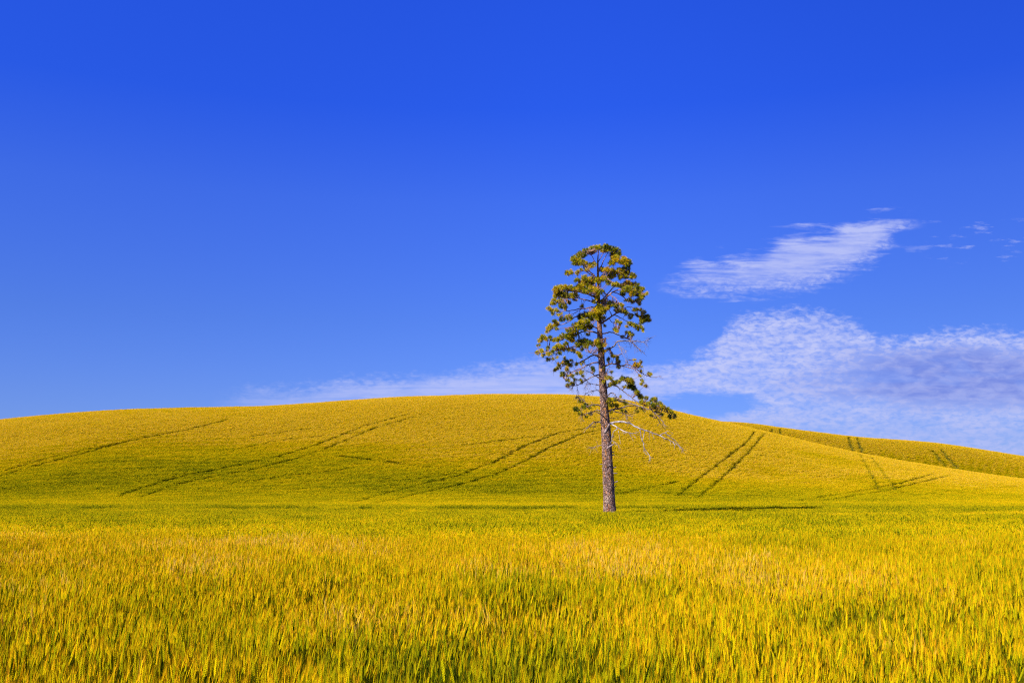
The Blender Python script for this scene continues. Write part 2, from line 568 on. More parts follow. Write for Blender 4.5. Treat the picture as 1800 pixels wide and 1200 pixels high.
# sprayer wheel tracks pressed through the crop, (points, half width)
TRACKS = [
    ([(667, 847), (733, 843), (800, 833)], 0.3),
    ([(600, 803), (667, 812), (767, 823)], 0.2),
    ([(917, 833), (960, 827)], 0.2),
    ([(1083, 870), (1167, 852), (1193, 847)], 0.25),
    ([(412, 851), (505, 837), (622, 824)], 0.22),
    ([(400, 793), (505, 773), (622, 762)], 0.22),
    ([(590, 802), (640, 806), (700, 814)], 0.2),
    ([(440, 768), (520, 757), (600, 745)], 0.2),
    ([(1600, 872), (1700, 862), (1790, 855)], 0.2),
    ([(1330, 800), (1430, 812), (1500, 818)], 0.2),
    ([(0, 837), (60, 820), (150, 796), (230, 775), (330, 756), (400, 738)], 0.35),
    ([(0, 830), (100, 802), (200, 781), (300, 760)], 0.2),
    ([(205, 874), (250, 857), (330, 835), (420, 818), (500, 800), (560, 781), (640, 749), (720, 728)], 0.30),
    ([(245, 875), (300, 855), (370, 839), (450, 825), (540, 801), (600, 778), (660, 752), (730, 733)], 0.30),
    ([(620, 884), (660, 873), (720, 857), (800, 838), (870, 812), (920, 785), (980, 762), (1050, 750)], 0.30),
    ([(650, 888), (690, 879), (740, 867), (810, 852), (870, 835), (920, 812), (970, 785), (1020, 764), (1080, 752)], 0.30),
    ([(813, 783), (900, 773), (967, 765)], 0.3),
    ([(1188, 874), (1215, 852), (1250, 825), (1290, 795), (1315, 775), (1326, 759)], 0.24),
    ([(1226, 877), (1250, 857), (1285, 825), (1318, 792), (1338, 768), (1344, 762)], 0.24),
    ([(1356, 754), (1357, 762)], 0.42), ([(1370, 754), (1372, 765)], 0.42),
    ([(1491, 768), (1495, 782), (1499, 794)], 0.42), ([(1506, 769), (1510, 782), (1516, 797)], 0.42),
    ([(1510, 798), (1522, 818), (1534, 840), (1545, 862)], 0.24),
    ([(1528, 800), (1545, 822), (1560, 842), (1575, 862), (1605, 872)], 0.24),
    ([(1400, 882), (1460, 872), (1530, 861), (1580, 850), (1640, 834)], 0.3),
    ([(1440, 882), (1500, 873), (1560, 863), (1610, 850), (1670, 836)], 0.3),
    ([(1639, 792), (1650, 806), (1662, 820)], 0.5), ([(1654, 790), (1668, 808), (1684, 824)], 0.5),
]
track_segs = []
for pts, hw in TRACKS:
    wp = []
    for a, b_ in zip(pts[:-1], pts[1:]):
        for s_ in np.linspace(0, 1, 6)[:-1]:
            h_ = hit(a[0] + (b_[0] - a[0]) * s_, a[1] + (b_[1] - a[1]) * s_)
            if h_ is not None:
                wp.append(h_)
    h_ = hit(*pts[-1])
    if h_ is not None:
        wp.append(h_)
    for p, q in zip(wp[:-1], wp[1:]):
        if abs(p[1] - q[1]) < 40:
            track_segs.append((p[0], p[1], q[0], q[1], hw))


def track_dist(x, y):
    """Distance to the nearest wheel track less its half width."""
    d = np.full(x.shape, 99.0)
    for x0, y0, x1, y1, hw in track_segs:
        m = (x > min(x0, x1) - 2) & (x < max(x0, x1) + 2) & (y > min(y0, y1) - 2) & (y < max(y0, y1) + 2)
        if not m.any():
            continue
        ax, ay = x[m] - x0, y[m] - y0
        L2 = (x1 - x0) ** 2 + (y1 - y0) ** 2 + 1e-9
        s_ = np.clip((ax * (x1 - x0) + ay * (y1 - y0)) / L2, 0, 1)
        dd = np.hypot(ax - s_ * (x1 - x0), ay - s_ * (y1 - y0)) - hw
        d[m] = np.minimum(d[m], dd)
    return d


# ------------------------------------------------------------------ wheat clumps (prototypes)
proto = bpy.data.collections.new("wheat_clumps")      # only used as the source of the instances


class Mesh3:
    def __init__(s):
        s.v = []
        s.f = []
        s.m = []
        s.tone = []

    def add(s, vs_, fs_, m, tone):
        o_ = len(s.v)
        s.v += vs_
        s.f += [tuple(i + o_ for i in f) for f in fs_]
        s.m += [m] * len(fs_)
        s.tone += [tone] * len(fs_)


def ribbon(M, p, wds, side, m, tone):
    vs_ = []
    for q, w_ in zip(p, wds):
        vs_ += [q - side * w_ * 0.5, q + side * w_ * 0.5]
    fs_ = [(2 * i, 2 * i + 1, 2 * i + 3, 2 * i + 2) for i in range(len(p) - 1)]
    M.add(vs_, fs_, m, tone)


def wheat_clump(seed, high, n, rad):
    rd = random.Random(seed)
    M = Mesh3()
    for k in range(n):
        a = rd.uniform(0, 6.283)
        r = rad * math.sqrt(rd.random())
        base = Vector((math.cos(a) * r, math.sin(a) * r, 0))
        H = rd.gauss(0.75, 0.075)
        lean = Vector((rd.gauss(0.02, 0.055), rd.gauss(0.0, 0.055), 0))
        tone = rd.random()
        p0 = base
        p1 = base + Vector((0, 0, H * 0.55)) + lean * 0.35
        p2 = base + Vector((0, 0, H)) + lean
        sd = Vector((math.cos(a * 3), math.sin(a * 3), 0))
        wst = 0.0035 if high else 0.006
        ribbon(M, [p0, p1, p2], [wst, wst, wst], sd, 2, tone)
        if high:
            ribbon(M, [p1, p2], [wst, wst], Vector((-sd.y, sd.x, 0)), 2, tone)
        # ear
        d = (lean * 2.2 + Vector((rd.gauss(0.03, 0.13), rd.gauss(0, 0.14), 1))).normalized()
        L = rd.uniform(0.062, 0.090)
        s1 = d.cross(sd).normalized()
        s2 = d.cross(s1).normalized()
        if high:
            ns = 9
            for i in range(ns):
                for sg in (-1, 1):
                    c0 = p2 + d * (L * (i + (0.5 if sg > 0 else 0)) / ns)
                    taper = 0.55 + 0.45 * math.sin(math.pi * min(1, (i + 1.3) / (ns + 0.8)))
                    c1 = c0 + s1 * sg * 0.0050 * taper
                    tip = c1 + d * 0.012 + s1 * sg * 0.0020
                    wv_ = s2 * 0.0036 * taper
                    M.add([c0 - d * 0.001, c1 + wv_ + d * 0.005, c1 - wv_ + d * 0.005, tip, c0 + d * 0.010,
                           c1 + s1 * sg * 0.002 + d * 0.004],
                          [(0, 1, 5), (0, 5, 2), (1, 3, 5), (5, 3, 2), (0, 4, 1), (0, 2, 4), (1, 4, 3), (4, 2, 3)],
                          0, min(1, max(0, tone + rd.uniform(-0.12, 0.12))))
            for i in range(12):
                f = i / 11
                b0 = p2 + d * (L * (0.12 + 0.85 * f))
                an = rd.uniform(0, 6.283)
                spread = 0.12 + rd.random() * 0.24
                dd = (d + (s1 * math.cos(an) + s2 * math.sin(an)) * spread).normalized()
                LA = rd.uniform(0.045, 0.085)
                sw = dd.cross(Vector((0.3, 1, 0.1))).normalized() * 0.0009
                M.add([b0 - sw, b0 + sw, b0 + dd * LA], [(0, 1, 2)], 1, min(1, max(0, tone + rd.uniform(-0.1, 0.35))))
        else:
            wd = 0.012
            mid = p2 + d * L * 0.45
            M.add([p2, mid + s1 * wd, mid + s2 * wd * .7, mid - s1 * wd, mid - s2 * wd * .7, p2 + d * L],
                  [(0, 1, 2), (0, 2, 3), (0, 3, 4), (0, 4, 1), (5, 2, 1), (5, 3, 2), (5, 4, 3), (5, 1, 4)], 0, tone)
            for i in range(5):
                b0 = p2 + d * (L * (0.25 + 0.15 * i))
                an = rd.uniform(0, 6.283)
                dd = (d + (s1 * math.cos(an) + s2 * math.sin(an)) * rd.uniform(0.15, 0.4)).normalized()
                sw = dd.cross(Vector((0.3, 1, 0.1))).normalized() * 0.0022
                M.add([b0 - sw, b0 + sw, b0 + dd * rd.uniform(0.05, 0.08)], [(0, 1, 2)], 1, min(1, tone + rd.uniform(-0.1, 0.35)))
        if not high:
            # flag leaf just under the ear
            q0 = p2 - d * 0.05
            for _ in range(2):
                an = rd.uniform(0, 6.283)
                od = Vector((math.cos(an), math.sin(an), 0))
                ribbon(M, [q0, q0 + od * 0.09 + Vector((0, 0, 0.05)), q0 + od * 0.19 + Vector((0, 0, 0.03))], [0.013, 0.016, 0.004],
                       Vector((-od.y, od.x, 0)), 0, tone)
        # leaves
        for j in range(1):
            hb = H * rd.uniform(0.3, 0.66)
            q0 = base + Vector((0, 0, hb)) + lean * (hb / H) ** 2
            an = rd.uniform(0, 6.283)
            od = Vector((math.cos(an), math.sin(an), 0))
            ll = rd.uniform(0.12, 0.24)
            up = rd.uniform(0.4, 1.0)
            q1 = q0 + od * ll * 0.35 + Vector((0, 0, ll * 0.45 * up))
            q2 = q0 + od * ll * 0.8 + Vector((0, 0, ll * (0.55 * up - 0.1)))
            q3 = q0 + od * ll * 1.1 + Vector((0, 0, ll * (0.45 * up - 0.35)))
            sdv = Vector((-od.y, od.x, 0))
            wl = 0.007 if high else 0.012
            ribbon(M, [q0, q1, q2, q3], [wl * .7, wl, wl * .8, 0.001], sdv, 2 if high or rd.random() < 0.15 else 0, min(1, max(0, tone + rd.uniform(-0.25, 0.25))))
    me = bpy.data.meshes.new("wheat_clump")
    me.from_pydata([tuple(v) for v in M.v], [], M.f)
    for mm in (M_EAR, M_AWN, M_LEAF):
        me.materials.append(mm)
    me.polygons.foreach_set("material_index", M.m)
    at = me.attributes.new("tone", 'FLOAT', 'FACE')
    at.data.foreach_set("value", np.array(M.tone, dtype=np.float32))
    o_ = bpy.data.objects.new("wheat_clump", me)
    return o_


def make_protos(name, high, count, n, rad, seed):
    c = bpy.data.collections.new(name)
    for k in range(count):
        c.objects.link(wheat_clump(seed + k, high, n, rad))
    return c


P_HIGH = make_protos("wheat_close", True, 12, 19, 0.17, 100)
P_LOW = make_protos("wheat_distant", False, 8, 32, 0.21, 300)


def scatter(name, pts, rot, scl, gold, coll, label):
    me = bpy.data.meshes.new(name)
    me.from_pydata(pts.tolist(), [], [])
    n = len(pts)
    a = me.attributes.new("rot", 'FLOAT_VECTOR', 'POINT')
    a.data.foreach_set("vector", rot.astype(np.float32).ravel())
    a = me.attributes.new("scl", 'FLOAT_VECTOR', 'POINT')
    a.data.foreach_set("vector", scl.astype(np.float32).ravel())
    a = me.attributes.new("gold", 'FLOAT', 'POINT')
    a.data.foreach_set("value", gold.astype(np.float32))
    a = me.attributes.new("pick", 'INT', 'POINT')
    a.data.foreach_set("value", rng.integers(0, 100, n).astype(np.int32))
    o_ = bpy.data.objects.new(name, me)
    COL.objects.link(o_)
    g_ = bpy.data.node_groups.new(name, 'GeometryNodeTree')
    g_.interface.new_socket("Geometry", in_out='INPUT', socket_type='NodeSocketGeometry')
    g_.interface.new_socket("Geometry", in_out='OUTPUT', socket_type='NodeSocketGeometry')
    N = g_.nodes
    gi = N.new('NodeGroupInput')
    go = N.new('NodeGroupOutput')
    ip = N.new('GeometryNodeInstanceOnPoints')
    ci = N.new('GeometryNodeCollectionInfo')
    ci.inputs[0].default_value = coll
    ci.inputs['Separate Children'].default_value = True
    ci.inputs['Reset Children'].default_value = True

    def named(nm, ty):
        q = N.new('GeometryNodeInputNamedAttribute')
        q.data_type = ty
        q.inputs[0].default_value = nm
        return q.outputs[0]
    L = g_.links.new
    L(gi.outputs[0], ip.inputs['Points'])
    L(ci.outputs[0], ip.inputs['Instance'])
    ip.inputs['Pick Instance'].default_value = True
    L(named("pick", 'INT'), ip.inputs['Instance Index'])
    L(named("rot", 'FLOAT_VECTOR'), ip.inputs['Rotation'])
    L(named("scl", 'FLOAT_VECTOR'), ip.inputs['Scale'])
    L(ip.outputs[0], go.inputs[0])
    md = o_.modifiers.new("scatter", 'NODES')
    md.node_group = g_
    o_["kind"] = "stuff"
    o_["label"] = label
    o_["category"] = "wheat"
    return o_


TREE_Y = 82.0
TREE_X = pix_uv(1071.5, 900)[0] * TREE_Y


def visible(x, y, z):
    """Keep crop that is not wholly behind a crest seen from near the camera."""
    keep = np.ones(len(x), bool)
    for camx in (0.0,):
        u = (x - camx) / y
        bins = np.clip(((u + 0.7) / 1.4 * 280).astype(int), 0, 279)
        ub = (np.arange(280) + 0.5) / 280 * 1.4 - 0.7
        yy = np.arange(60, 430, 2.0)
        HH = (height(ub[:, None] * yy[None], np.repeat(yy[None], 280, 0)) + 0.5 - CAM_Z) / yy[None]
        run = np.maximum.accumulate(HH, 1)
        k = np.clip(((y - 60) / 2).astype(int), 0, len(yy) - 1)
        mx = run[bins, k]
        ang = (z + 0.9 - CAM_Z) / y
        keep = (ang > mx - 1.6 / y) | (y < 70)
    return keep


def band(y0, y1, sp, xs_, extra=8.0, right_only=False):
    """Jittered grid of clump positions inside a widening wedge."""
    X1 = 0.60 * y1 + extra
    gx = np.arange(-X1, X1, sp)
    gy = np.arange(y0, y1, sp)
    X, Y = np.meshgrid(gx, gy)
    X = X + rng.uniform(-.5, .5, X.shape) * sp
    Y = Y + rng.uniform(-.5, .5, Y.shape) * sp
    X = X.ravel()
    Y = Y.ravel()
    k = (np.abs(X) < 0.60 * Y + extra)
    if right_only:
        k &= X > 0.12 * Y
    X, Y = X[k], Y[k]
    Z = height(X, Y)
    k = visible(X, Y, Z) if y1 > 100 else np.ones(len(X), bool)
    X, Y, Z = X[k], Y[k], Z[k]
    hw = xs_ * 0.12 + 0.08
    td = track_dist(X, Y) if y1 > 100 else np.full(X.shape, 99.0)
    k = td > hw - 0.18
    # patch of missing crop in front of the foot of the slope, left of the tree
    band_c0 = 98.5 + (fbm(X / 6.0, Y * 0 + 3, 3) - 0.5) * 2.5
    wgap = 0.95 * np.clip(np.minimum((X + 8.0) / 2.5, (8.0 - X) / 5.0), 0, 1) + 0.35 * np.clip((X + 20) / 6, 0, 1) * (X < -5) * (fbm(X / 3.0, Y * 0 + 8, 2) > 0.5)
    k &= np.hypot(X - TREE_X, Y - TREE_Y) > 0.62
    X, Y, Z = X[k], Y[k], Z[k]
    n = len(X)
    rot = np.stack([rng.normal(0, .05, n), rng.normal(0, .05, n), rng.uniform(-0.7, 0.7, n)], 1)
    calm = 1 - 0.6 * np.clip((Y - 50) / 20, 0, 1) * np.clip((150 - Y) / 20, 0, 1)
    calm = calm * (1 - 0.45 * np.clip((Y - 125) / 25, 0, 1))
    hz = 1.01 + calm * (0.34 * (fbm(X / 2.2 + 5, Y / 2.6, 3) - 0.5) + rng.normal(0, 0.05, n) - 0.13 * (fbm(X / 0.7 + 9, Y / 0.8, 2) < 0.33) * (Y < 45))
    scl = np.stack([np.full(n, xs_), np.full(n, xs_), hz], 1)
    # ripeness
    g_ = ripeness(X, Y, Z, n)
    # darker green, taller crop in a line beside the tree, smaller scraps farther left
    line = 98.0 + (fbm(X / 6.0, Y * 0 + 3, 3) - 0.5) * 3.0
    ww = 3.0 * np.clip(np.minimum((X + 7.5) / 3.0, (6.0 - X) / 5.0), 0, 1) ** 0.5
    ww = np.maximum(ww, 2.0 * (fbm(X / 4.0 + 7, Y * 0 + 8, 3) > 0.60) * (X < -14) * (X > -60))
    ww = np.maximum(ww, 0.8 * (X > 9) * (X < 16))
    dark_crop = (np.abs(Y - line) < ww) & (rng.random(n) < 0.85)
    g_ = np.where(dark_crop, -0.10 + rng.normal(0, 0.06, n), g_)
    scl[:, 2] = np.where(dark_crop, scl[:, 2] * 1.16, scl[:, 2])
    return np.stack([X, Y, Z], 1), rot, scl, g_


def ripeness(X, Y, Z, n):
    near = np.clip((118 - Y) / 20, 0, 1)
    patch = fbm(X / 9.0 + 3, Y / 11.0 + 7, 4)
    fine = fbm(X / 1.4, Y / 1.7, 3)
    g_near = 0.51 + 0.70 * (patch - 0.5) + 1.15 * (fine - 0.5)
    g_near = g_near - 0.44 * np.clip((Y - 20) / 24, 0, 1) - 0.16 * np.clip((14 - Y) / 8, 0, 1)
    # hill: ripe on the crown, green in the hollow and along the foot
    u = X / Y
    v = (Z + CANOPY - CAM_Z) / Y
    vt = np.interp(u, MU, MV)
    rel = np.clip(v / vt, 0, 1.2)
    hp = fbm(X / 34.0 + 11, Y / 44.0 + 23, 4)
    hf = fbm(X / 6.0 + 1, Y / 5.0 + 2, 3)
    hz_ = fbm(X / 1.8 + 1, Y / 2.0 + 2, 2)
    g_h = 0.31 + 0.54 * np.clip((rel - 0.14) / 0.5, 0, 1) + 0.8 * (hp - 0.5) + 0.35 * (hf - 0.5) + 0.28 * (hz_ - 0.5)
    # greener hollow on the left
    hol = np.exp(-(((u + 0.37) / 0.16) ** 2) - ((rel - 0.42) / 0.22) ** 2)
    g_h = g_h - 0.10 * hol
    # the dry knoll left of the tree and the bright ridge to the right
    kn = np.exp(-(((u + 0.02) / 0.16) ** 2) - ((rel - 0.72) / 0.25) ** 2)
    g_h = g_h + 0.16 * kn
    rid = np.exp(-((rel - 0.97) / 0.09) ** 2) * (u > 0.2)
    g_h = g_h + 0.30 * rid
    far = (Y > 285) & (u > 0.2)
    relf = np.clip((Y - 300) / 70.0, 0, 1)
    rows_ = np.sin((X - 0.5 * Y) * 2.1 + 5 * fbm(X / 20.0, Y / 20.0 + 2, 2)) * fbm(X / 9.0, Y / 25.0 + 4, 2)
    g_h = np.where(far, 0.22 + 0.85 * np.clip(relf * 1.3, 0, 1) + 0.5 * (hf - 0.5) + 0.26 * rows_ * (u > 0.33), g_h)
    drill = np.sin((Y - 0.25 * X + 3 * fbm(X / 60.0, Y / 60.0, 2)) * 1.55)
    g_h = g_h + np.where(far, 0, 0.10 * drill * fbm(X / 15.0, Y / 12.0 + 9, 2) * 2)
    g_ = near * np.minimum(g_near, 0.97) + (1 - near) * np.minimum(g_h, 0.84)
    # strip of straw-dry crop at the field edge on the right
    ey = 66.0 + 3.5 * np.clip((X - 20) / 20, 0, 1) ** 2 * 4
    ed = np.exp(-((Y - ey) / 1.6) ** 2) * np.clip((X - 12) / 8, 0, 1)
    g_ = np.minimum(g_, 1.0) + 0.45 * ed
    return np.clip(g_ + rng.normal(0, 0.04, n), 0.0, 1.3)


a = band(0.3, 26, 0.23, 0.85)
scatter("wheat", *a, P_HIGH, "ears of ripening wheat close by in the foreground field")
parts = [band(26, 55, 0.32, 1.15), band(55, 90, 0.38, 1.4), band(90, 140, 0.45, 1.7), band(140, 305, 0.60, 2.2),
         band(305, 400, 0.8, 2.9, right_only=True)]
b = [np.concatenate([p[i] for p in parts]) for i in range(4)]
print("instances", len(a[0]), len(b[0]))
scatter("wheat", *b, P_LOW, "yellow green wheat covering the far field and the whole hill")

# ------------------------------------------------------------------ the pine
def at_px(px, py, dep=0.0):
    """A point of the tree: measured in the photo, standing dep metres nearer or farther than the trunk."""
    u, v = pix_uv(px, py)
    y = TREE_Y + dep
    return Vector((u * y, y, CAM_Z + v * y))


MPP = TREE_Y / FPX                       # metres per photo pixel at the tree


class Tube:
    def __init__(s):
        s.v = []
        s.f = []

    def add(s, pts, rad, sides=6):
        n = len(pts)
        o_ = len(s.v)
        ref = Vector((0.13, 0.97, 0.2)).normalized()
        for i, p in enumerate(pts):
            tn = (pts[min(i + 1, n - 1)] - pts[max(i - 1, 0)])
            tn = tn.normalized() if tn.length > 1e-6 else Vector((0, 0, 1))
            a_ = tn.cross(ref)
            if a_.length < 0.1:
                a_ = tn.cross(Vector((1, 0, 0)))
            a_.normalize()
            b_ = tn.cross(a_).normalized()
            for k in range(sides):
                an = 2 * math.pi * k / sides
                s.v.append(p + (a_ * math.cos(an) + b_ * math.sin(an)) * rad[i])
        for i in range(n - 1):
            for k in range(sides):
                k2 = (k + 1) % sides
                s.f.append((o_ + i * sides + k, o_ + i * sides + k2, o_ + (i + 1) * sides + k2, o_ + (i + 1) * sides + k))
        s.f.append(tuple(o_ + (n - 1) * sides + k for k in range(sides)))
        s.f.append(tuple(o_ + k for k in reversed(range(sides))))


def spline(pts, per=4):
    """Catmull-Rom through the joints."""
    out = []
    n = len(pts)
    for i in range(n - 1):
        p0, p1, p2, p3 = pts[max(i - 1, 0)], pts[i], pts[i + 1], pts[min(i + 2, n - 1)]
        for k in range(per):
            t_ = k / per
            out.append(0.5 * ((2 * p1) + (p2 - p0) * t_ + (2 * p0 - 5 * p1 + 4 * p2 - p3) * t_ ** 2 + (3 * p1 - p0 - 3 * p2 + p3) * t_ ** 3))
    out.append(pts[-1])
    return out


base_z = float(height(TREE_X, TREE_Y))
pine = bpy.data.objects.new("pine_tree", None)
COL.objects.link(pine)
pine.location = (TREE_X, TREE_Y, base_z)
pine.empty_display_size = 1.0
pine["label"] = "lone tall pine with a bare trunk and open yellow green crown standing in the wheat"
pine["category"] = "tree"
bpy.context.view_layer.update()

# trunk: centre line and half width (photo pixels)
TR = [(900, 1071.8, 11.6), (892, 1071.3, 10.7), (880, 1070.8, 10.1), (860, 1070.0, 9.9), (820, 1068.4, 9.2), (790, 1067.0, 8.8), (770, 1066.0, 8.4),
      (745, 1064.2, 7.9), (720, 1062.4, 7.2), (695, 1061.0, 6.8), (670, 1059.3, 6.4), (645, 1058.2, 6.0), (621, 1056.8, 5.6), (605, 1055.6, 5.0),
      (592, 1054.6, 4.7), (569, 1053.4, 4.2), (548, 1052.3, 3.7), (525, 1051.8, 3.2), (505, 1051.5, 2.5), (487, 1051.2, 2.0), (470, 1050.8, 1.6),
      (455, 1050.9, 1.1), (442, 1051.8, 0.7), (434, 1052.4, 0.4)]
tr_y = np.array([q[0] for q in TR])[::-1]
tr_x = np.array([q[1] for q in TR])[::-1]
tr_r = np.array([q[2] for q in TR])[::-1]


def trunk_at(py):
    return float(np.interp(py, tr_y, tr_x)), float(np.interp(py, tr_y, tr_r))


rows = 300
sides = 44
tv = []
tf = []
for i in range(rows + 1):
    py = 434 + (900 - 434) * (1 - i / rows)
    cx, hw = trunk_at(py)
    c0 = at_px(cx, py)
    if i == 0:
        c0.z = base_z - 0.25
        hw *= 1.05
    r0 = hw * MPP
    for k in range(sides):
        an = 2 * math.pi * k / sides
        h_ = c0.z
        ax, ay = math.cos(an), math.sin(an)
        ridge = float(fbm(np.array(ax * 3.1 + 20), np.array(ay * 3.1 + h_ * 0.55 + 9), 3)) - 0.5
        plate = float(vnoise(np.array(an * 5.5 + 40 + 0.3 * h_), np.array(h_ * 3.3))) - 0.5
        flare = 0.10 * max(0, 1 - (h_ - base_z) / 0.9) ** 2 * (1 + 0.8 * math.sin(an * 4 + 1))
        rr = r0 * (1 + 0.14 * ridge + 0.07 * plate + flare)
        tv.append(Vector((c0.x + ax * rr, c0.y + ay * rr, h_)))
for i in range(rows):
    for k in range(sides):
        k2 = (k + 1) % sides
        tf.append((i * sides + k, i * sides + k2, (i + 1) * sides + k2, (i + 1) * sides + k))
tf.append(tuple(rows * sides + k for k in range(sides)))
# object space starts at the foot so that the bark pattern can use it
off = Vector(pine.location)
me_t = [v - off for v in tv]
trunk = new_obj("trunk", me_t, tf, M_BARK, smooth=True)
trunk.parent = pine

